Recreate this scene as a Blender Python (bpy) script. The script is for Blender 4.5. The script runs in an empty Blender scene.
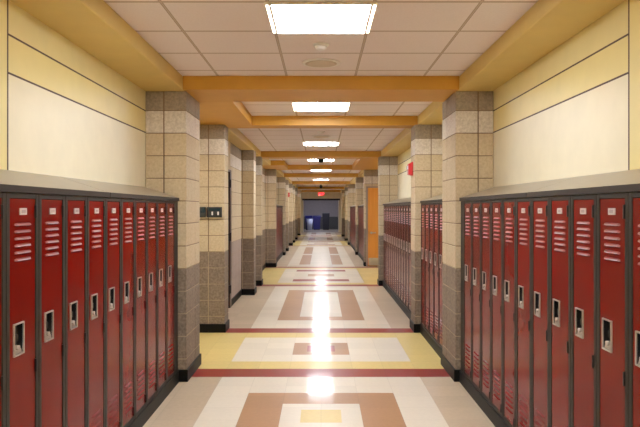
import bpy, bmesh, math, random
from mathutils import Matrix, Vector
random.seed(7)
F = 0.3048                      # the corridor was laid out in feet; meshes are scaled to metres
scene = bpy.context.scene
COL = scene.collection

# ------------------------------------------------------------------ materials
def lin(c):
    return tuple(((v/255.0)/12.92 if v/255.0 <= .04045 else ((v/255.0+.055)/1.055)**2.4) for v in c)

def new_mat(name):
    m = bpy.data.materials.new(name); m.use_nodes = True
    nt = m.node_tree; nt.nodes.clear()
    out = nt.nodes.new('ShaderNodeOutputMaterial')
    b = nt.nodes.new('ShaderNodeBsdfPrincipled')
    nt.links.new(b.outputs[0], out.inputs[0])
    return m, nt, b

def math_node(nt, op, a, b=None, c=None):
    n = nt.nodes.new('ShaderNodeMath'); n.operation = op
    for i, v in enumerate((a, b, c)):
        if v is None: continue
        if isinstance(v, (int, float)): n.inputs[i].default_value = v
        else: nt.links.new(v, n.inputs[i])
    return n.outputs[0]

def mat(name, rgb, rough=.5, metal=0., var=.12, scale=6., bump=0., bscale=60., spec=.5, coat=0., coat_rough=.1, detail=4):
    """solid colour broken up by noise, with optional bump"""
    m, nt, b = new_mat(name)
    c = lin(rgb)
    geo = nt.nodes.new('ShaderNodeNewGeometry')
    ns = nt.nodes.new('ShaderNodeTexNoise'); ns.inputs['Scale'].default_value = scale; ns.inputs['Detail'].default_value = detail
    nt.links.new(geo.outputs['Position'], ns.inputs['Vector'])
    mx = nt.nodes.new('ShaderNodeMix'); mx.data_type = 'RGBA'
    mr = nt.nodes.new('ShaderNodeMapRange'); mr.inputs[1].default_value = .3; mr.inputs[2].default_value = .7
    nt.links.new(ns.outputs[0], mr.inputs[0]); nt.links.new(mr.outputs[0], mx.inputs['Factor'])
    mx.inputs['A'].default_value = (*[min(1, v*(1-var)) for v in c], 1)
    mx.inputs['B'].default_value = (*[min(1, v*(1+var)) for v in c], 1)
    nt.links.new(mx.outputs['Result'], b.inputs['Base Color'])
    b.inputs['Roughness'].default_value = rough; b.inputs['Metallic'].default_value = metal
    b.inputs['Specular IOR Level'].default_value = spec
    b.inputs['Coat Weight'].default_value = coat; b.inputs['Coat Roughness'].default_value = coat_rough
    if bump:
        n2 = nt.nodes.new('ShaderNodeTexNoise'); n2.inputs['Scale'].default_value = bscale; n2.inputs['Detail'].default_value = 5
        nt.links.new(geo.outputs['Position'], n2.inputs['Vector'])
        bp = nt.nodes.new('ShaderNodeBump'); bp.inputs['Strength'].default_value = bump; bp.inputs['Distance'].default_value = .01
        nt.links.new(n2.outputs[0], bp.inputs['Height']); nt.links.new(bp.outputs[0], b.inputs['Normal'])
    return m

def block_mat(name, rgb, dark, speck=.5, bump=.7):
    """split-face masonry: two scales of mottling, dark specks and a rough face"""
    m, nt, b = new_mat(name)
    geo = nt.nodes.new('ShaderNodeNewGeometry')
    n1 = nt.nodes.new('ShaderNodeTexNoise'); n1.inputs['Scale'].default_value = 42; n1.inputs['Detail'].default_value = 6; n1.inputs['Roughness'].default_value = .7
    n2 = nt.nodes.new('ShaderNodeTexNoise'); n2.inputs['Scale'].default_value = 3.2; n2.inputs['Detail'].default_value = 2
    for n in (n1, n2): nt.links.new(geo.outputs['Position'], n.inputs['Vector'])
    r = nt.nodes.new('ShaderNodeMapRange'); r.inputs[1].default_value = .38; r.inputs[2].default_value = .62
    nt.links.new(n1.outputs[0], r.inputs[0])
    f = math_node(nt, 'MULTIPLY', r.outputs[0], speck)
    f2 = math_node(nt, 'MULTIPLY_ADD', n2.outputs[0], .35, -.12)
    f3 = math_node(nt, 'ADD', f, f2); 
    mx = nt.nodes.new('ShaderNodeMix'); mx.data_type = 'RGBA'; mx.clamp_factor = True
    nt.links.new(f3, mx.inputs['Factor'])
    mx.inputs['A'].default_value = (*lin(rgb), 1); mx.inputs['B'].default_value = (*lin(dark), 1)
    nt.links.new(mx.outputs['Result'], b.inputs['Base Color'])
    b.inputs['Roughness'].default_value = .8; b.inputs['Specular IOR Level'].default_value = .35
    bp = nt.nodes.new('ShaderNodeBump'); bp.inputs['Strength'].default_value = bump; bp.inputs['Distance'].default_value = .006
    nt.links.new(n1.outputs[0], bp.inputs['Height']); nt.links.new(bp.outputs[0], b.inputs['Normal'])
    return m

def floor_mat(name, rgb, var=.07):
    """waxed vinyl tile: flecks, hairline one-foot seams, glossy wax with a slow ripple"""
    m, nt, b = new_mat(name)
    c = lin(rgb)
    geo = nt.nodes.new('ShaderNodeNewGeometry')
    sep = nt.nodes.new('ShaderNodeSeparateXYZ'); nt.links.new(geo.outputs['Position'], sep.inputs[0])
    n1 = nt.nodes.new('ShaderNodeTexNoise'); n1.inputs['Scale'].default_value = 30; n1.inputs['Detail'].default_value = 6
    nt.links.new(geo.outputs['Position'], n1.inputs['Vector'])
    mx = nt.nodes.new('ShaderNodeMix'); mx.data_type = 'RGBA'
    nt.links.new(n1.outputs[0], mx.inputs['Factor'])
    mx.inputs['A'].default_value = (*[v*(1-var*1.6) for v in c], 1); mx.inputs['B'].default_value = (*[min(1, v*(1+var*1.6)) for v in c], 1)
    # per-tile value shift
    fx = math_node(nt, 'FLOOR', math_node(nt, 'DIVIDE', sep.outputs[0], F))
    fy = math_node(nt, 'FLOOR', math_node(nt, 'DIVIDE', math_node(nt, 'SUBTRACT', sep.outputs[1], .65*F), F))
    cmb = nt.nodes.new('ShaderNodeCombineXYZ'); nt.links.new(fx, cmb.inputs[0]); nt.links.new(fy, cmb.inputs[1])
    wn = nt.nodes.new('ShaderNodeTexWhiteNoise'); wn.noise_dimensions = '2D'; nt.links.new(cmb.outputs[0], wn.inputs['Vector'])
    tv = math_node(nt, 'MULTIPLY_ADD', wn.outputs[0], .10, .95)
    # seams
    def seam(v, off):
        q = math_node(nt, 'FRACT', math_node(nt, 'DIVIDE', math_node(nt, 'SUBTRACT', v, off*F), F))
        d = math_node(nt, 'ABSOLUTE', math_node(nt, 'SUBTRACT', q, .5))
        return math_node(nt, 'GREATER_THAN', d, .492)
    s = math_node(nt, 'MAXIMUM', seam(sep.outputs[0], 0), seam(sep.outputs[1], .65))
    sv = math_node(nt, 'MULTIPLY_ADD', s, -.13, 1.0)
    tot = math_node(nt, 'MULTIPLY', tv, sv)
    vm = nt.nodes.new('ShaderNodeVectorMath'); vm.operation = 'SCALE'
    nt.links.new(mx.outputs['Result'], vm.inputs[0]); nt.links.new(tot, vm.inputs['Scale'])
    nt.links.new(vm.outputs[0], b.inputs['Base Color'])
    b.inputs['Roughness'].default_value = .42
    b.inputs['Specular IOR Level'].default_value = .3
    b.inputs['Coat Weight'].default_value = .45; b.inputs['Coat Roughness'].default_value = .085; b.inputs['Coat IOR'].default_value = 1.45
    mp = nt.nodes.new('ShaderNodeMapping'); mp.inputs['Scale'].default_value = (1, .55, 1)
    nt.links.new(geo.outputs['Position'], mp.inputs[0])
    n3 = nt.nodes.new('ShaderNodeTexNoise'); n3.inputs['Scale'].default_value = 5.5; n3.inputs['Detail'].default_value = 3
    nt.links.new(mp.outputs[0], n3.inputs['Vector'])
    bp = nt.nodes.new('ShaderNodeBump'); bp.inputs['Strength'].default_value = .10; bp.inputs['Distance'].default_value = .02
    nt.links.new(n3.outputs[0], bp.inputs['Height']); nt.links.new(bp.outputs[0], b.inputs['Coat Normal'])
    return m

def ceiling_mat():
    m, nt, b = new_mat('ceiling_tile')
    geo = nt.nodes.new('ShaderNodeNewGeometry')
    sep = nt.nodes.new('ShaderNodeSeparateXYZ'); nt.links.new(geo.outputs['Position'], sep.inputs[0])
    def line(v, off, w):
        q = math_node(nt, 'FRACT', math_node(nt, 'DIVIDE', math_node(nt, 'SUBTRACT', v, off*F), 2*F))
        d = math_node(nt, 'ABSOLUTE', math_node(nt, 'SUBTRACT', q, .5))
        return math_node(nt, 'GREATER_THAN', d, .5 - w)
    lx = line(sep.outputs[0], 1.0, .010); ly = line(sep.outputs[1], 12.12, .014)
    ex = line(sep.outputs[0], 1.0, .016); ey = line(sep.outputs[1], 12.12, .021)
    g = math_node(nt, 'MAXIMUM', lx, ly); e = math_node(nt, 'MAXIMUM', ex, ey)
    n1 = nt.nodes.new('ShaderNodeTexNoise'); n1.inputs['Scale'].default_value = 80; n1.inputs['Detail'].default_value = 5
    nt.links.new(geo.outputs['Position'], n1.inputs['Vector'])
    a = nt.nodes.new('ShaderNodeMix'); a.data_type = 'RGBA'; nt.links.new(n1.outputs[0], a.inputs['Factor'])
    a.inputs['A'].default_value = (*lin((226, 214, 212)), 1); a.inputs['B'].default_value = (*lin((240, 230, 228)), 1)
    k = nt.nodes.new('ShaderNodeMix'); k.data_type = 'RGBA'; nt.links.new(e, k.inputs['Factor'])
    nt.links.new(a.outputs['Result'], k.inputs['A']); k.inputs['B'].default_value = (*lin((160, 142, 128)), 1)
    k2 = nt.nodes.new('ShaderNodeMix'); k2.data_type = 'RGBA'; nt.links.new(g, k2.inputs['Factor'])
    nt.links.new(k.outputs['Result'], k2.inputs['A']); k2.inputs['B'].default_value = (*lin((196, 178, 162)), 1)
    nt.links.new(k2.outputs['Result'], b.inputs['Base Color'])
    b.inputs['Roughness'].default_value = .9; b.inputs['Specular IOR Level'].default_value = .2
    return m

def emit(name, rgb, strength):
    m, nt, b = new_mat(name)
    b.inputs['Base Color'].default_value = (*lin(rgb), 1)
    b.inputs['Emission Color'].default_value = (*lin(rgb), 1)
    b.inputs['Emission Strength'].default_value = strength
    b.inputs['Roughness'].default_value = .4
    return m

def wood_mat(name, c1, c2):
    m, nt, b = new_mat(name)
    geo = nt.nodes.new('ShaderNodeNewGeometry')
    mp = nt.nodes.new('ShaderNodeMapping'); mp.inputs['Scale'].default_value = (14, 14, .8)
    nt.links.new(geo.outputs['Position'], mp.inputs[0])
    n = nt.nodes.new('ShaderNodeTexNoise'); n.inputs['Scale'].default_value = 2; n.inputs['Detail'].default_value = 6
    nt.links.new(mp.outputs[0], n.inputs['Vector'])
    mx = nt.nodes.new('ShaderNodeMix'); mx.data_type = 'RGBA'; nt.links.new(n.outputs[0], mx.inputs['Factor'])
    mx.inputs['A'].default_value = (*lin(c1), 1); mx.inputs['B'].default_value = (*lin(c2), 1)
    nt.links.new(mx.outputs['Result'], b.inputs['Base Color'])
    b.inputs['Roughness'].default_value = .3
    return m

M = dict(
    ceiling=ceiling_mat(),
    cream=mat('cream_paint', (240, 232, 200), .42, var=.03),
    pale=mat('pale_cream_paint', (230, 216, 154), .42, var=.03),
    yellow=mat('yellow_paint', (236, 220, 150), .42, var=.03),
    groove=mat('brown_reveal', (74, 54, 40), .6),
    bulk=mat('ochre_yellow_paint', (206, 176, 98), .5, var=.03),
    beam=mat('orange_ochre_paint', (200, 144, 44), .5, var=.04),
    b_top=block_mat('top_course_block', (166, 152, 132), (116, 102, 86), .5),
    b_white=block_mat('white_course_block', (228, 220, 206), (170, 158, 140), .5),
    b_tan=block_mat('tan_block', (210, 192, 158), (172, 152, 118), .45),
    b_grey=block_mat('grey_block', (146, 130, 112), (88, 76, 64), .6),
    b_glare=block_mat('glare_grey_block', (176, 160, 148), (146, 130, 118), .35),  # grey block with its grazing glare put into the colour
    mortar=mat('mortar', (126, 104, 80), .9),
    mortar_lo=mat('mortar_pale', (168, 150, 122), .9),
    black=mat('black_vinyl_base', (9, 8, 8), .5, var=.1, spec=.15),
    red=mat('red_locker_enamel', (110, 9, 3), .22, var=.10, scale=3, spec=.12, bump=.04, bscale=8),
    red_far=mat('red_locker_enamel_far', (108, 16, 9), .3, var=.10, scale=3, spec=.15),
    louvre=mat('worn_highlit_louvre', (138, 36, 26), .34, var=.15, scale=30, spec=.4),  # lighter red carries the upper louvres' highlights along with worn edges
    frame=mat('gunmetal_locker_frame', (46, 40, 34), .5, metal=0., var=.1, spec=.2),
    hood=mat('taupe_metal_hood', (158, 148, 128), .3, metal=.25, var=.05),
    chrome=mat('brushed_chrome', (200, 190, 184), .28, metal=.7, var=.08, scale=40),
    dark=mat('black_pocket', (14, 12, 12), .4),
    tag=mat('aluminium_tag', (206, 190, 184), .45, metal=.15, var=.12, scale=80),
    tagink=mat('tag_recess', (170, 150, 144), .5),
    hinge=mat('dark_hinge', (26, 22, 20), .45, metal=.3),
    white=mat('white_enamel', (235, 232, 226), .4, var=.02),
    grille=mat('speaker_grille', (206, 192, 172), .6, var=.05),
    alarm=mat('fire_alarm_red', (200, 22, 26), .3, var=.04),
    lens=mat('clear_lens', (230, 225, 220), .15, var=.02),
    swbox=mat('black_switch_box', (26, 30, 34), .3, var=.1),
    swglass=mat('teal_dark_window', (26, 44, 52), .12, var=.1),
    wood=wood_mat('honey_oak', (232, 160, 66), (206, 128, 44)),
    greydoor=mat('brown_grey_door', (150, 134, 120), .4, var=.05),
    doorframe=mat('dark_brown_frame', (62, 40, 30), .4),
    steel=mat('satin_steel', (190, 188, 184), .3, metal=1.),
    endwall=mat('dim_grey_paint', (150, 143, 144), .7, var=.05),
    endlow=mat('dark_grey_wainscot', (74, 74, 72), .7, var=.05),
    endfloor=floor_mat('far_room_floor', (150, 140, 128)),
    endceil=mat('far_room_ceiling', (170, 165, 158), .9),
    blue=mat('blue_recycling_plastic', (24, 28, 96), .35, var=.1),
    palebin=mat('pale_blue_grey_bin', (170, 178, 205), .4, var=.08),
    navy=mat('navy_black_plastic', (16, 18, 32), .4, var=.1),
    light=emit('light_lens', (247, 249, 255), 47.0),
    lightside=emit('light_side_lens', (255, 232, 205), 12.0),
    exitred=emit('exit_red', (255, 30, 40), 7.0),
    end_fill=emit('far_room_fill_lens', (235, 235, 255), 40.0),
    f_beige=floor_mat('floor_beige', (206, 186, 156)),
    f_white=floor_mat('floor_white', (234, 226, 206), .04),
    f_brown=floor_mat('floor_brown', (178, 132, 90)),
    f_red=floor_mat('floor_red', (146, 24, 8)),
    f_yellow=floor_mat('floor_yellow', (232, 208, 130)),
)

# ------------------------------------------------------------------ mesh helpers
class B:
    """collects shapes (in feet) for ONE mesh object"""
    def __init__(s): s.bm = bmesh.new(); s.mats = []
    def mi(s, m):
        if m not in s.mats: s.mats.append(m)
        return s.mats.index(m)
    def box(s, x0, x1, y0, y1, z0, z1, m, bev=0.):
        i = s.mi(m)
        vs = [s.bm.verts.new((x, y, z)) for z in (z0, z1) for y in (y0, y1) for x in (x0, x1)]
        fs = [(0, 2, 3, 1), (4, 5, 7, 6), (0, 1, 5, 4), (2, 6, 7, 3), (0, 4, 6, 2), (1, 3, 7, 5)]
        out = []
        for f in fs:
            fc = s.bm.faces.new([vs[k] for k in f]); fc.material_index = i; out.append(fc)
        if bev:
            es = list({e for f in out for e in f.edges})
            r = bmesh.ops.bevel(s.bm, geom=es, offset=bev, segments=2, affect='EDGES', profile=.5)
            for f in r['faces']: f.material_index = i
        return s
    def poly(s, pts, m):
        f = s.bm.faces.new([s.bm.verts.new(p) for p in pts]); f.material_index = s.mi(m); return s
    def prism(s, prof, axis, a, b, m, caps=True, a_prof=None):
        """profile of 2-D points swept along an axis (0=x, 1=y, 2=z)"""
        i = s.mi(m)
        def P(p, t):
            q = list(p); q.insert(axis, t); return q
        v0 = [s.bm.verts.new(P(p, a)) for p in (a_prof or prof)]; v1 = [s.bm.verts.new(P(p, b)) for p in prof]
        n = len(prof)
        for k in range(n):
            f = s.bm.faces.new((v0[k], v0[(k+1) % n], v1[(k+1) % n], v1[k])); f.material_index = i
        if caps:
            for v in (v0, v1[::-1]):
                f = s.bm.faces.new(v); f.material_index = i
        return s
    def cyl(s, c, r, h, m, axis=2, seg=24, r2=None):
        i = s.mi(m)
        rot = Matrix.Identity(4) if axis == 2 else Matrix.Rotation(math.pi/2, 4, 'X' if axis == 1 else 'Y')
        g = bmesh.ops.create_cone(s.bm, cap_ends=True, segments=seg, radius1=r, radius2=r if r2 is None else r2, depth=h,
                                  matrix=Matrix.Translation(c) @ rot)
        for f in {f for v in g['verts'] for f in v.link_faces}:
            f.material_index = i; f.smooth = len(f.verts) == 4
        return s
    def lathe(s, c, prof, m, seg=24):
        """profile (r, z) turned about a vertical axis at c"""
        i = s.mi(m); rings = []
        for r, z in prof:
            rings.append([s.bm.verts.new((c[0]+r*math.cos(2*math.pi*k/seg), c[1]+r*math.sin(2*math.pi*k/seg), c[2]+z)) for k in range(seg)])
        for a, b in zip(rings, rings[1:]):
            for k in range(seg):
                f = s.bm.faces.new((a[k], a[(k+1) % seg], b[(k+1) % seg], b[k])); f.material_index = i; f.smooth = True
        for rg in (rings[0][::-1], rings[-1]):
            f = s.bm.faces.new(rg); f.material_index = i
        return s
    def build(s, name, parent=None, loc=(0, 0, 0), bevel=0., **tags):
        bmesh.ops.recalc_face_normals(s.bm, faces=s.bm.faces)
        for v in s.bm.verts: v.co *= F
        me = bpy.data.meshes.new(name); s.bm.to_mesh(me); s.bm.free()
        for m in s.mats: me.materials.append(M[m])
        o = bpy.data.objects.new(name, me); COL.objects.link(o)
        o.parent = parent; o.location = [v*F for v in loc]
        if bevel:
            md = o.modifiers.new('edge', 'BEVEL'); md.width = bevel*F; md.segments = 1; md.limit_method = 'ANGLE'
        for k, v in tags.items(): o[k] = v
        return o

def empty(name, loc=(0, 0, 0), rz=0., **tags):
    o = bpy.data.objects.new(name, None); COL.objects.link(o)
    o.location = [v*F for v in loc]; o.rotation_euler = (0, 0, rz); o.empty_display_size = .1
    for k, v in tags.items(): o[k] = v
    return o

def copy_tree(o, parent=None):
    c = o.copy(); COL.objects.link(c); c.parent = parent
    for ch in list(o.children): copy_tree(ch, c)
    return c

ORD = ['first', 'second', 'third', 'fourth', 'fifth', 'sixth', 'seventh', 'eighth', 'ninth', 'tenth', 'eleventh', 'twelfth',
       'thirteenth', 'fourteenth', 'fifteenth', 'sixteenth', 'seventeenth', 'eighteenth', 'nineteenth', 'twentieth']

# ------------------------------------------------------------------ dimensions (feet)
H = 8.97            # ceiling
SB = 8.57           # underside of beams and bulkheads
XL, XR = -5.19, 5.10
FL, FR = -4.20, 4.10   # locker fronts
PX = 3.97           # pillar faces
Y0, Y1 = -14., 142.
PL = [(19.12, 21.2), (26.7, 27.75), (38.3, 39.5), (42.9, 43.9), (56.6, 57.8), (71, 72.6), (78, 79.4), (89.8, 91), (97.5, 99), (107.5, 109), (123.5, 125)]
PR = [(19.12, 21.2), (26.7, 27.9), (42.9, 43.9), (57.6, 58.8), (71.6, 72.8), (91.6, 93), (104, 105.5), (120, 121.5)]

# ------------------------------------------------------------------ floor
rects = []    # (x0,x1,y0,y1,mat) painted in order
def R(x0, x1, y0, y1, m): rects.append((x0, x1, y0, y1, m))
R(-9, 9, Y0, Y1, 'f_beige'); R(-3, 3, Y0, Y1, 'f_white')
R(-2, 2, 13.95, 17.95, 'f_brown'); R(-1, 1, 14.95, 16.95, 'f_white'); R(-.5, .5, 15.45, 16.45, 'f_yellow')
R(-2, 2, -2, 9.9, 'f_brown'); R(-1, 1, -1, 8.9, 'f_white')
def stripe(y): R(-9, 9, y, y+1, 'f_red')
stripe(19.65); stripe(26.65); stripe(42.65); stripe(56.0); stripe(88.6); stripe(102.6); stripe(118.6); stripe(126)
R(-9, 9, 20.65, 26.65, 'f_yellow'); R(-3, 3, 21.65, 25.65, 'f_white'); R(-1, 1, 22.65, 24.65, 'f_brown'); R(-.5, .5, 23.15, 24.15, 'f_red')
R(-2, 2, 29.65, 40.65, 'f_brown'); R(-1, 1, 30.65, 39.65, 'f_white')
def long_yellow(a, b):
    R(-9, 9, a, b, 'f_yellow'); R(-3, 3, a+1, b-1, 'f_white'); c = (a+b)/2
    R(-2, 2, a+1.9, a+3.3, 'f_red'); R(-2, 2, b-3.3, b-1.9, 'f_red'); R(-1, 1, c-.9, c+.9, 'f_brown')
long_yellow(43.65, 56.0); long_yellow(89.6, 102.6); long_yellow(119.6, 126)
for a, b in ((59.3, 71.4), (73.2, 86), (105.5, 116), (129, 139)):
    R(-2, 2, a, b, 'f_brown'); R(-1, 1, a, b, 'f_white')
xs = sorted({v for r in rects for v in r[:2]}); ys = sorted({v for r in rects for v in r[2:4]})
fl = B()
for y0, y1 in zip(ys, ys[1:]):
    run = []
    for x0, x1 in zip(xs, xs[1:]):
        cx, cy = (x0+x1)/2, (y0+y1)/2
        m = [r[4] for r in rects if r[0] < cx < r[1] and r[2] < cy < r[3]][-1]
        if run and run[-1][2] == m: run[-1][1] = x1
        else: run.append([x0, x1, m])
    for x0, x1, m in run: fl.poly([(x0, y0, 0), (x1, y0, 0), (x1, y1, 0), (x0, y1, 0)], m)
fl.build('floor', kind='structure')
B().box(-12, 12, Y1, 163, -.1, 0, 'endfloor').build('floor', kind='structure')

# ------------------------------------------------------------------ ceiling, beams, bulkheads
B().box(-9, 9, Y0, Y1, H, H+.2, 'ceiling').build('ceiling', kind='structure')
n_trim = [0]
def trim(b, **k):
    n_trim[0] += 1
    return b.build(f'trim_{n_trim[0]}', kind='structure', **k)
def beam(y0, y1, x0=-PX-.05, x1=PX+.05):
    trim(B().box(x0, x1, y0, y1, SB, H, 'beam', .012))
beam(18.85, 21.0); beam(26.95, 27.95); beam(43.4, 44.9); beam(57.0, 58.1); beam(70.4, 71.7); beam(90.3, 91.8); beam(113, 114.6); beam(133, 134.6)
def bulk(x0, x1, y0, y1, m='bulk'):
    trim(B().box(x0, x1, y0, y1, SB, H, m, .03 if m == 'bulk' else .012))
BX = 4.02
bulk(BX, XR, Y0, 44.9); bulk(-5.3, -BX, Y0, 21.0)
bulk(-5.3, -2.87, 21.0, 26.95, 'beam'); bulk(-5.3, -BX, 26.95, 27.95, 'beam'); bulk(-5.3, -BX, 27.95, 51.8)
bulk(-5.3, -2.9, 51.8, 57.0, 'beam'); bulk(2.74, 9, 44.9, 57.0, 'beam'); bulk(BX, 9, 57.0, 58.1, 'beam')
bulk(-5.3, -BX, 57.0, Y1); bulk(BX, XR, 58.1, Y1)
for n, (x, y0, y1) in enumerate([]): pass

# ------------------------------------------------------------------ walls
def painted_wall(side, x, y0, y1, joints=()):
    """paint bands with brown reveals; side=-1 for the west wall"""
    s = -1 if x < 0 else 1
    b = B()
    def pane(a0, a1, z0, z1, m): b.box(min(x, x+s*.1), max(x, x+s*.1), a0, a1, z0, z1, m)
    cuts = [y0]
    if y0 < 10.8 < y1:
        pane(y0, 10.71, 0, H, 'yellow'); pane(10.71, 10.76, 0, H, 'groove'); cuts = [10.76]
    a = cuts[0]
    pane(a, y1, 0, 7.34, 'cream'); pane(a, y1, 7.34, 7.375, 'groove'); pane(a, y1, 7.375, 7.98, 'yellow')
    pane(a, y1, 7.98, 8.015, 'groove'); pane(a, y1, 8.015, H, 'pale')
    b.build(f'wall_{side}', kind='structure')

def course_mat(k, low='b_grey'):
    return low if k < 5 else ('b_top' if k == 12 else ('b_white' if k == 11 else 'b_tan'))
def masonry(b, x0, x1, y0, y1, xc=(), yc=(), z1=SB, g=.018, low='b_grey'):
    """blocks over a mortar core; xc / yc = positions of the head joints"""
    xs = [x0, *xc, x1]; ys = [y0, *yc, y1]
    b.box(x0+g*.9, x1-g*.9, y0+g*.9, y1-g*.9, 0, 3.333, 'mortar_lo')
    b.box(x0+g*.9, x1-g*.9, y0+g*.9, y1-g*.9, 3.333, z1, 'mortar')
    for k in range(13):
        za, zb = k*2/3+g*.7, min((k+1)*2/3, z1)-g*.7 if k < 12 else z1
        for i in range(len(xs)-1):
            for j in range(len(ys)-1):
                b.box(xs[i]+(g if i else 0), xs[i+1]-(g if i < len(xs)-2 else 0),
                      ys[j]+(g if j else 0), ys[j+1]-(g if j < len(ys)-2 else 0), za, zb, course_mat(k, low))
    return b

def block_wall(side, x, y0, y1):
    s = -1 if x < 0 else 1
    yc = []; y = y0+1.333
    while y < y1-.2: yc.append(y); y += 1.333
    b = B(); masonry(b, min(x, x+s*.3), max(x, x+s*.3), y0, y1, (), yc, z1=SB)
    b.build(f'wall_{side}', kind='structure')

painted_wall('left', XL, Y0, 27.7)
DW = -4.72                                 # wall with the door beyond the second pillar
masonry(B(), DW-.3, DW, 33.75, 38.28, (), [34.6, 35.93, 37.27], low='b_glare').build('wall_left', kind='structure')
B().box(DW-.3, DW, 27.78, 30.1, 0, SB, 'b_tan').box(DW-.3, DW, 30.1, 33.75, 7.1, SB, 'b_tan').build('wall_left', kind='structure')
block_wall('left', -4.85, 38.3, 56.5)
painted_wall('left', XL, 56.6, 71.0)
block_wall('left', -4.85, 71.0, Y1-.02)
painted_wall('right', XR, Y0, 43.0)
# recess with the oak door
B().box(5.1, 9.0, 43.0, 43.9, 0, H, 'cream').build('wall_right', kind='structure')
B().box(8.9, 9.0, 43.9, 57.6, 0, H, 'cream').build('wall_right', kind='structure')
masonry(B(), 5.1, 9.0, 57.6, 58.3, (6.43, 7.76), ()).build('wall_right', kind='structure')
painted_wall('right', XR, 58.3, Y1)
# wall behind the camera
B().box(-5.3, 5.3, Y0-.3, Y0, 0, H, 'cream').build('wall_back', kind='structure')
# end wall with wide opening, then the far room
DO = 3.95
e = B()
e.box(-12, -DO, Y1, Y1+.5, 0, 7.1, 'cream'); e.box(DO, 12, Y1, Y1+.5, 0, 7.1, 'cream'); e.box(-12, 12, Y1, Y1+.5, 7.1, H, 'cream')
e.build('wall_front', kind='structure')
d = B(); t = .16
d.box(-DO, -DO+t, Y1-.06, Y1+.5, 0, 7.1, 'white'); d.box(DO-t, DO, Y1-.06, Y1+.5, 0, 7.1, 'white'); d.box(-DO-.2, DO+.2, Y1-.1, Y1+.5, 6.95, 7.3, 'hinge')
d.build('door_3', kind='structure')
w = B(); w.box(-12, 12, 163, 163.3, 3.1, 9.5, 'endwall'); w.box(-12, 12, 162.95, 163.3, 0, 3.1, 'endlow')
w.build('wall_far', kind='structure')
for sx in (-12.3, 12): B().box(sx, sx+.3, Y1, 163.3, 0, 9.5, 'endwall').build('wall_far', kind='structure')
B().box(-12.3, 12.3, Y1+.5, 163.3, 9.5, 9.7, 'endceil').build('ceiling', kind='structure')

# doors
d1 = B().box(DW-.22, DW-.06, 30.2, 33.3, .03, 7.0, 'greydoor', .01).build('door_1', kind='structure')
B().box(DW-.3, DW+.06, 33.3, 33.75, 0, 7.1, 'doorframe').box(DW-.3, DW+.05, 30.1, 30.2, 0, 7.1, 'doorframe').box(DW-.3, DW+.05, 30.2, 33.3, 7.0, 7.1, 'doorframe').build('frame', d1)
for z in (.97, 3.66, 6.39): B().cyl((DW+.07, 33.27, z), .045, .42, 'hinge').box(DW-.02, DW+.06, 33.18, 33.36, z-.2, z+.2, 'hinge').build('hinge', d1)
B().cyl((DW+.02, 30.5, 3.1), .07, .16, 'steel', axis=0).box(DW+.06, DW+.12, 30.45, 30.9, 3.06, 3.14, 'steel', .015).build('handle', d1)
d2 = B().box(4.16, 7.16, 57.38, 57.54, .04, 6.95, 'wood', .015).build('door_2', kind='structure')
B().box(4.0, 4.14, 57.3, 57.6, 0, 7.08, 'greydoor').box(7.18, 7.32, 57.3, 57.6, 0, 7.08, 'greydoor').box(4.14, 7.18, 57.3, 57.6, 6.97, 7.08, 'greydoor').build('frame', d2)
B().cyl((4.45, 57.33, 2.98), .1, .1, 'steel', axis=1).box(4.4, 4.85, 57.2, 57.26, 2.94, 3.02, 'steel', .015).cyl((4.45, 57.28, 2.98), .035, .14, 'steel', axis=1).build('handle', d2)
B().box(4.22, 7.1, 57.35, 57.38, .08, .75, 'steel').build('kick_plate', d2)

# ------------------------------------------------------------------ pillars
def pillar(s, y0, y1, label):
    wall = (XL+.012 if y0 < 30 or y0 == 56.6 else -4.84) if s < 0 else XR-.012
    px = PX if s < 0 or y0 < 20 else 3.87
    a, c = (wall, -px) if s < 0 else (px, wall)
    j = s*(px+.67)
    b = B(); masonry(b, a, c, y0, y1, (j,), ((y0+1.33,) if y1-y0 > 1.5 else ()))
    o = b.build('block_pillar', bevel=.01 if y0 < 45 else 0, kind='thing', category='pillar', label=label, group='masonry pillars along the corridor')
    g = .05; q = B()
    if s < 0: q.box(wall+.02, c+g, y0-g, y1+g, 0, .36, 'black', .015)
    else: q.box(a-g, wall-.02, y0-g, y1+g, 0, .36, 'black', .015)
    q.build('base_trim', o)
    return o
SW, FA = 'switch-box side', 'fire-alarm side'
for i, (a, b) in enumerate(PL):
    lab = ['speckled block pillar ending the big locker row before the switch boxes',
           'speckled block pillar carrying the two black switch boxes',
           'slim block pillar just past the flush door with dark hinges',
           'block pillar second past the flush hinged door',
           'block pillar at the far end of the plain block recess'][i] if i < 5 else \
        f'distant block pillar on the {SW}, {ORD[i-5]} beyond the far lockers' if i > 5 else 'distant block pillar just past the far lockers on the switch-box side'
    if i == 6: lab = 'distant block pillar with a small red alarm on its side'
    pillar(-1, a, b, lab)
for i, (a, b) in enumerate(PR):
    lab = ['speckled block pillar between the big locker row and the five-locker bay',
           'speckled block pillar with the red fire alarm strobe',
           'block pillar at the far end of the fourteen-locker row',
           'block pillar right behind the orange wooden door'.replace('right ', ''),
           'distant block pillar dividing the two far locker rows'][i] if i < 5 else f'distant block pillar on the {FA}, {ORD[i-5]} past the last locker row'
    pillar(1, a, b, lab)

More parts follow.
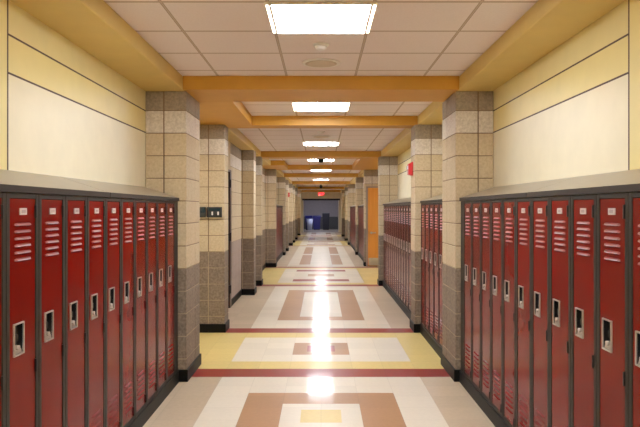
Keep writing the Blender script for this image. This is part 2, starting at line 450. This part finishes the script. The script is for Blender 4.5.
# ------------------------------------------------------------------ lockers (local: front faces -Y, width along X)
LZ0, LZ1, DZ0, DZ1 = .36, 5.32, .46, 5.24
def louvres(zs, w=.25, m='louvre', x=0.):
    b = B()
    for z in zs:
        i = b.mi(m)
        pr = [(.0, z+.026), (-.020, z+.008), (-.028, z-.008), (.0, z-.012)]
        v = []
        for xx, k in ((-w, .15), (-w+.05, 1), (w-.05, 1), (w, .15)):
            v.append([b.bm.verts.new((x+xx, p[0]*k, z+(p[1]-z)*(1 if k == 1 else .6))) for p in pr])
        for a, c in zip(v, v[1:]):
            for k in range(4):
                f = b.bm.faces.new((a[k], a[(k+1) % 4], c[(k+1) % 4], c[k])); f.material_index = i
        b.bm.faces.new(v[0]).material_index = i; b.bm.faces.new(v[-1][::-1]).material_index = i
    return b

def make_locker(detail, w=.996, red='red'):
    t = empty('school_locker')
    h = w/2 - .004; d = .93
    c = B()
    for x0, x1 in ((-h, -h+.03), (h-.03, h)): c.box(x0, x1, .07, d, LZ0, LZ1, 'frame')
    c.box(-h, h, .07, d, LZ1-.03, LZ1, 'frame'); c.box(-h, h, .07, d, LZ0, LZ0+.03, 'frame'); c.box(-h, h, d-.03, d, LZ0, LZ1, 'frame')
    st = .095
    for x0, x1 in ((-h, -h+st), (h-st, h)): c.box(x0, x1, 0, .075, LZ0, LZ1, 'frame', .008)
    c.box(-h+st, h-st, .004, .075, DZ1+.01, LZ1, 'frame'); c.box(-h+st, h-st, .004, .075, LZ0, DZ0-.01, 'frame')
    c.build('cabinet', t)
    dx0, dx1 = -h+st+.012, h-st-.012
    if not detail:
        b = B().box(dx0, dx1, .012, .06, DZ0, DZ1, red)
        o = b.build('door', t)
        return t
    hx, hz0, hz1 = -.14, 3.08, 3.50           # recessed handle
    pw = .135
    b = B()
    y0, y1 = .012, .06
    b.box(dx0, hx-pw, y0, y1, DZ0, DZ1, red).box(hx+pw, dx1, y0, y1, DZ0, DZ1, red)
    b.box(hx-pw, hx+pw, y0, y1, DZ0, hz0, red).box(hx-pw, hx+pw, y0, y1, hz1, DZ1, red)
    b.box(dx0, dx1, .06, .08, DZ0+.02, hz0-.02, red).box(dx0, dx1, .06, .08, hz1+.02, DZ1-.02, red)
    door = b.build('door', t)
    up = louvres([4.875-.098*k for k in range(6)], x=.0); up.build('upper_vent', door, loc=(0, .012, 0))
    louvres([1.26-.112*k for k in range(6)], m=red, x=.0).build('lower_vent', door, loc=(0, .012, 0))
    b = B(); r = .016                          # chrome surround
    for x0, x1, z0, z1 in ((hx-pw-r, hx-pw+.006, hz0-r, hz1+r), (hx+pw-.006, hx+pw+r, hz0-r, hz1+r), (hx-pw, hx+pw, hz1-.006, hz1+r), (hx-pw, hx+pw, hz0-r, hz0+.006)):
        b.box(x0, x1, -.012, .02, z0, z1, 'chrome', .004)
    b.build('handle_surround', door)
    b = B()
    a0, a1 = hx-pw+.006, hx+pw-.006; zb, zt = hz0+.006, hz1-.006; yd = .085
    b.poly([(a0, yd, zb), (a1, yd, zb), (a1, yd, zt), (a0, yd, zt)], 'dark')
    b.poly([(a0, .01, zb), (a0, yd, zb), (a0, yd, zt), (a0, .01, zt)], 'dark'); b.poly([(a1, .01, zb), (a1, .01, zt), (a1, yd, zt), (a1, yd, zb)], 'dark')
    b.poly([(a0, .01, zt), (a0, yd, zt), (a1, yd, zt), (a1, .01, zt)], 'dark'); b.poly([(a0, .01, zb), (a1, .01, zb), (a1, yd, zb), (a0, yd, zb)], 'dark')
    b.box(hx-.05, hx+.05, .03, .08, hz0+.17, hz0+.27, 'hinge', .01)
    b.build('handle_pocket', door)
    b = B()                                    # lift latch: sloped lip with a round keyed boss
    b.prism([(.08, hz0+.11), (.015, hz0+.06), (.005, hz0+.012), (.075, hz0+.012)], 0, hx-.10, hx+.10, 'chrome')
    b.cyl((hx-.01, .015, hz0+.09), .036, .05, 'chrome', axis=1, seg=14)
    b.build('latch', door)
    b = B().box(-.105, .105, -.002, .014, 5.015, 5.11, 'tag', .004).box(-.06, .06, -.005, .0, 5.04, 5.085, 'tagink')
    b.build('number_plate', door)
    for z in (.56, 2.80, 5.06):
        B().box(dx1-.012, dx1+.02, -.018, .02, z-.095, z+.095, 'hinge', .005).build('hinge', door)
    return t

proto = {True: make_locker(True), False: make_locker(False, red='red_far')}
used = {True: False, False: False}
def put_locker(x, y, s, detail, label, group):
    src = proto[detail]
    if used[detail]: o = copy_tree(src)
    else: o, used[detail] = src, True
    o.location = (x*F, y*F, 0); o.rotation_euler = (0, 0, math.pi/2 if s < 0 else -math.pi/2)
    o['label'] = label; o['category'] = 'locker'; o['group'] = group; o['kind'] = 'thing'

def row(s, y1, n, detail, labeler, group, pitch=1.0):
    """lockers counted toward the camera from the pillar at y1"""
    x = FL if s < 0 else FR
    for k in range(n):
        put_locker(x, y1-(k+.5)*pitch, s, detail, labeler(k), group)

row(-1, 18.65, 14, True, lambda k: f'red steel locker, {ORD[k]} from the pillar, long row opposite the fire-alarm side', 'red lockers of the long row on the switch-box side')
row(1, 18.65, 14, True, lambda k: f'red steel locker, {ORD[k]} from the pillar, long near row on the fire-alarm side', 'red lockers of the long near row on the fire-alarm side')
row(1, 26.6, 5, True, lambda k: f'red steel locker, {ORD[k]} from the fire-alarm pillar in the five-locker bay', 'red lockers in the five-locker bay')
row(1, 42.4, 14, True, lambda k: f'red steel locker, {ORD[k]} from the far pillar in the row beyond the fire alarm', 'red lockers in the row beyond the fire alarm')
row(1, 71.4, 12, False, lambda k: f'small distant red locker, {ORD[k]} from the far pillar, row just past the wooden door', 'distant red lockers just past the wooden door')
row(1, 91.3, 18, False, lambda k: f'tiny distant red locker, {ORD[k]} from the far end of the last locker row', 'distant red lockers of the last row')
row(-1, 70.9, 13, False, lambda k: f'small distant red locker, {ORD[k]} from the far pillar, beyond the plain block recess', 'distant red lockers beyond the plain block recess', .995)
for s, y, g in ((-1, 18.66, 'switch-box side'), (1, 18.66, 'fire-alarm side')):
    x0, x1 = (FL-.9, FL-.01) if s < 0 else (FR+.01, FR+.9)
    B().box(x0, x1, y, 19.06, .36, 5.32, 'frame', .008).build('filler_panel', category='filler panel', kind='thing',
        label=f'narrow dark grey filler strip between lockers and pillar, {g}', group='locker filler strips')

def hood(s, y0, y1, label, group=None, wall=None):
    f = (FL+.015) if s < 0 else (FR-.015)
    wl = (XL+.005) if s < 0 else (XR-.005)
    b = B()
    g = .014
    b.prism([(f, 5.34), (f, 5.42), (wl, 5.74), (wl, 5.34)], 1, y0+g, y1-g, 'hood')
    o = b.build('sloped_locker_top', category='locker top', kind='thing', label=label, group='sloped grey locker tops')
    fx = sorted((f, f+s*-.012))
    B().box(fx[0], fx[1], y0+g, y1-g, 5.325, 5.425, 'frame', .004).build('front_lip', o)
    return o
for a, b, t in ((12.85, 19.1, 'section against the pillar'), (6.6, 12.85, 'middle section up to the seam'), (4.65, 6.6, 'short end section')):
    hood(-1, a, b, f'sloped taupe locker top on the switch-box side, {t}')
    hood(1, a, b, f'sloped taupe locker top on the fire-alarm side, {t}')
hood(1, 21.25, 26.65, 'sloped taupe metal top over the five-locker bay')
hood(1, 28.0, 35.3, 'sloped taupe metal top just past the fire-alarm pillar')
hood(1, 35.3, 42.8, 'sloped taupe metal top beyond the fire alarm, far half')
hood(1, 58.9, 71.5, 'distant sloped metal top just past the wooden door')
hood(1, 72.9, 91.5, 'distant sloped metal top over the last locker row')
hood(-1, 57.9, 70.9, 'distant sloped metal top beyond the plain block recess')

# baseboards and plinths
def baseb(side, x0, x1, y0, y1): B().box(x0, x1, y0, y1, 0, .355, 'black', .012).build(f'baseboard_{side}', kind='structure')
baseb('left', XL, FL+.03, 4.65, 19.05); baseb('right', FR-.03, XR, 4.65, 19.05)
baseb('left', XL, XL+.05, Y0, 4.65); baseb('right', XR-.05, XR, Y0, 4.65)
baseb('right', FR-.03, XR, 21.3, 26.6); baseb('right', FR-.03, XR, 28.0, 42.8)
baseb('left', DW, DW+.05, 27.85, 30.1); baseb('left', DW, DW+.05, 33.75, 38.2)
baseb('left', -4.85, -4.8, 39.6, 42.8); baseb('left', -4.85, -4.8, 44, 56.5)
baseb('left', XL, FL+.03, 57.9, 70.9)
ends = [p for p in PL if p[0] > 70]
for (a, b), (c, d_) in zip(ends, ends[1:]+[(Y1, Y1)]): baseb('left', -4.85, -4.8, b+.06, c-.06)
baseb('right', FR-.03, XR, 58.9, 71.5); baseb('right', FR-.03, XR, 72.9, 91.5)
for a, b in ((93.1, 103.9), (105.6, 119.9), (121.6, 141.9)): baseb('right', XR-.05, XR, a, b)

# ------------------------------------------------------------------ ceiling fixtures
def make_light():
    t = empty('ceiling_light')
    b = B(); o, i_, z = 1.06, .965, -.045
    for x0, x1 in ((-o, -o+.02), (-.985, -i_+.03), (i_-.03, .985), (o-.02, o)): b.box(x0, x1, -1.0, 1.0, z, 0, 'white')
    b.box(-o, o, -1.0, -.985, z, 0, 'white').box(-o, o, .985, 1.0, z, 0, 'white')
    b.build('frame', t)
    B().box(-.935, .935, -.985, .985, -.035, -.02, 'light').build('diffuser', t)
    for s in (-1, 1): B().box(*sorted((s*.985, s*1.04)), -.965, .965, -.032, -.02, 'lightside').build('side_lens', t)
    return t
lt = make_light(); first = True
LY = [(-9.0, None), (2.0, None), (13.15, 'square ceiling light over the brown floor square, before the first orange beam'),
      (24.4, 'square ceiling light in the orange-framed tray behind the first beam'),
      (38.3, 'square ceiling light just past the round ceiling speaker and second beam'),
      (51.2, 'square ceiling light behind the black dome camera'),
      (64.5, 'distant ceiling light fourth of those past the first beam'),
      (77.0, 'added unseen ceiling light tucked behind the fifth orange beam'),  # hidden lamp added to brighten the far corridor
      (85.5, 'distant ceiling light, the one before the last visible beams'),
      (96.5, 'added unseen ceiling light near the end opening'), (123.5, 'added unseen ceiling light closest to the exit sign')]  # both lamps added out of sight to light the far end
for y, lab in LY:
    o = lt if first else copy_tree(lt); first = False
    o.location = (0, y*F, H*F); o['category'] = 'ceiling light'; o['kind'] = 'thing'; o['group'] = 'square recessed ceiling lights'
    o['label'] = lab or ('square ceiling light over the start of the long locker rows' if y > 0 else 'square ceiling light in the stretch behind the camera')
# unseen lamp added above the opening to light the far room
t = empty('far_room_fill', (0, 152, 9.5), category='ceiling light', kind='thing', label='added unseen ceiling light inside the dim room beyond the end opening')
B().box(-1.05, 1.05, -2.05, 2.05, -.06, 0, 'white').build('frame', t); B().box(-.95, .95, -1.95, 1.95, -.08, -.06, 'end_fill').build('diffuser', t)

for k, (y, lab) in enumerate(((15.25, 'small white smoke detector just past the first ceiling light'), (32.4, 'small white smoke detector in the second plain ceiling bay'))):
    t = empty('smoke_detector', (0, y, H), category='smoke detector', kind='thing', label=lab)
    B().lathe((0, 0, 0), [(.19, 0), (.19, -.03), (.16, -.05)], 'white').build('base', t)
    B().lathe((0, 0, 0), [(.14, -.05), (.13, -.10), (.08, -.13)], 'white').build('sensor_head', t)
for y, lab in ((17.15, 'round flat ceiling speaker just before the first orange beam'), (34.6, 'round flat ceiling speaker in the second plain ceiling bay')):
    t = empty('ceiling_speaker', (0, y, H), category='speaker', kind='thing', label=lab)
    B().lathe((0, 0, 0), [(.50, 0), (.50, -.03), (.44, -.035)], 'white', 32).build('rim', t)
    b = B(); b.lathe((0, 0, 0), [(.42, -.036), (.36, -.05), (.3, -.045), (.24, -.056), (.18, -.05), (.12, -.06), (.03, -.055)], 'grille', 32).build('grille', t)
for y, lab in ((46.4, 'black dome security camera in front of the fourth ceiling light'), (104, 'tiny distant black dome camera near the exit sign')):
    t = empty('dome_camera', (0, y, H), category='security camera', kind='thing', label=lab)
    B().cyl((0, 0, -.12), .16, .24, 'dark', seg=20).build('mount', t)
    B().lathe((0, 0, 0), [(.27, -.24), (.27, -.36)], 'dark').build('housing', t)
    B().lathe((0, 0, 0), [(.24, -.36), (.22, -.46), (.16, -.54), (.06, -.58)], 'swglass').build('dome', t)

# exit sign
t = empty('exit_sign', (.05, 138, 8.57), category='exit sign', kind='thing', label='small glowing red EXIT sign over the end opening')
B().box(-.03, .03, -.03, .03, 0, .4, 'white').build('stem', t)
B().box(-.55, .55, -.08, .08, -.68, 0, 'white', .02).build('housing', t)
cu = bpy.data.curves.new('lettering', 'FONT'); cu.body = 'EXIT'; cu.size = .60*F; cu.align_x = 'CENTER'; cu.align_y = 'CENTER'; cu.extrude = .008; cu.offset = .004
cu.materials.append(M['exitred'])
tmp = bpy.data.objects.new('tmp', cu); COL.objects.link(tmp); bpy.context.view_layer.update()
lme = bpy.data.meshes.new_from_object(tmp.evaluated_get(bpy.context.evaluated_depsgraph_get())); bpy.data.objects.remove(tmp)
if not lme.materials: lme.materials.append(M['exitred'])
lo = bpy.data.objects.new('lettering', lme); COL.objects.link(lo); lo.parent = t; lo.location = (0, -.1*F, -.34*F); lo.rotation_euler = (math.pi/2, 0, 0)

# fire alarms
def alarm(s, x, y, z, lab):
    t = empty('fire_alarm', (x, y, z), category='fire alarm', kind='thing', label=lab)
    b = B(); b.box(*sorted((0, -s*.06)), -.21, .21, -.29, .29, 'alarm', .015).build('back_plate', t)
    b = B(); b.prism([(-.17, -.24), (.17, -.24), (.17, .2), (-.17, .2)], 0, -s*.06, -s*.19, 'alarm', a_prof=[(-.19, -.27), (.19, -.27), (.19, .26), (-.19, .26)]); b.build('horn', t)
    b = B(); b.prism([(-.1, -.02), (.1, -.02), (.08, .12), (-.08, .12)], 0, -s*.19, -s*.24, 'lens'); b.build('strobe_lens', t)
alarm(1, 3.85, 27.3, 6.78, 'red fire alarm horn strobe on the block pillar above the lockers')
alarm(-1, -PX, 78.4, 6.8, 'tiny distant red alarm on a pillar of the switch-box side')

# switch boxes on the second pillar
t = empty('switch_box', (-4.38, 26.7, 4.96), category='switch box', kind='thing', label='wide black switch box with two white toggles on the block pillar')
B().box(-.31, .31, -.10, -.001, -.215, .215, 'swbox', .015).build('housing', t)
B().box(-.24, .24, -.112, -.10, .03, .16, 'swglass', .005).build('display', t)
for x in (-.08, .16):
    B().box(x-.03, x+.03, -.15, -.10, -.12, .02, 'white', .01).build('toggle', t)
t = empty('switch_box', (-4.86, 26.7, 4.96), category='switch box', kind='thing', label='narrow plain black switch box half behind the pillar edge')
B().box(-.125, .125, -.10, -.001, -.215, .215, 'swbox', .015).build('housing', t)
B().box(-.09, .09, -.112, -.10, -.02, .16, 'swglass', .005).build('display', t)

# ------------------------------------------------------------------ bins in the far room
def cart_bin(x, y, w, h, d, body, lid, name, label, cat='bin'):
    t = empty(name, (x, y, 0), category=cat, kind='thing', label=label)
    b = B(); a = w/2
    b.prism([(-a, -d/2), (a, -d/2), (a, d/2), (-a, d/2)], 2, .12, h-.22, body, a_prof=[(-a*.82, -d*.4), (a*.82, -d*.4), (a*.82, d*.4), (-a*.82, d*.4)])
    b.build('body', t)
    b = B(); b.box(-a-.06, a+.06, -d/2-.06, d/2+.06, h-.22, h-.12, lid, .03)
    b.prism([(-d/2-.04, h-.12), (-d/2+.1, h), (d/2-.1, h), (d/2+.04, h-.12)], 0, -a, a, lid); b.build('lid', t)
    for sx in (-1, 1): B().cyl((sx*a*.7, d*.28, .16), .16, .1, 'dark', axis=0, seg=18).build('wheel', t)
    B().box(-a*.8, a*.8, -d*.42, -d*.34, 0, .12, 'dark').build('foot', t)
cart_bin(-2.95, 157.5, 1.75, 3.45, 1.8, 'blue', 'blue', 'recycling_bin', 'blue lidded recycling bin behind the pale round wastebasket')
cart_bin(-1.02, 157.5, 1.85, 3.45, 1.8, 'blue', 'blue', 'recycling_bin', 'blue lidded recycling bin next to the dark bin')
cart_bin(1.2, 157.3, 1.75, 4.1, 1.8, 'navy', 'navy', 'trash_bin', 'tall dark navy trash bin in the far room')
t = empty('wastebasket', (-2.7, 155.4, 0), category='wastebasket', kind='thing', label='pale tapered round wastebasket in front of the blue bins')
B().lathe((0, 0, 0), [(.5, 0), (.78, 2.75)], 'palebin').build('body', t)
B().lathe((0, 0, 0), [(.80, 2.75), (.84, 2.8), (.84, 2.9), (.74, 2.93)], 'blue').build('rim', t)

# ------------------------------------------------------------------ world, camera, look
wd = bpy.data.worlds.new('world'); scene.world = wd; wd.use_nodes = True
wd.node_tree.nodes['Background'].inputs[0].default_value = (.5, .45, .4, 1); wd.node_tree.nodes['Background'].inputs[1].default_value = .2
cam = bpy.data.cameras.new('camera'); co = bpy.data.objects.new('camera', cam); COL.objects.link(co)
co.location = (0, 0, 5.10*F); co.rotation_euler = (math.pi/2, 0, 0)
cam.lens = 648/640*36; cam.sensor_width = 36; cam.shift_x = -1/640; cam.shift_y = -4.7/640; cam.clip_start = .05; cam.clip_end = 200
scene.camera = co
scene.view_settings.view_transform = 'Standard'; scene.view_settings.look = 'None'; scene.view_settings.exposure = 0; scene.view_settings.gamma = 1.08
scene.cycles.max_bounces = 10; scene.cycles.diffuse_bounces = 7; scene.cycles.glossy_bounces = 5; scene.cycles.sample_clamp_indirect = 8
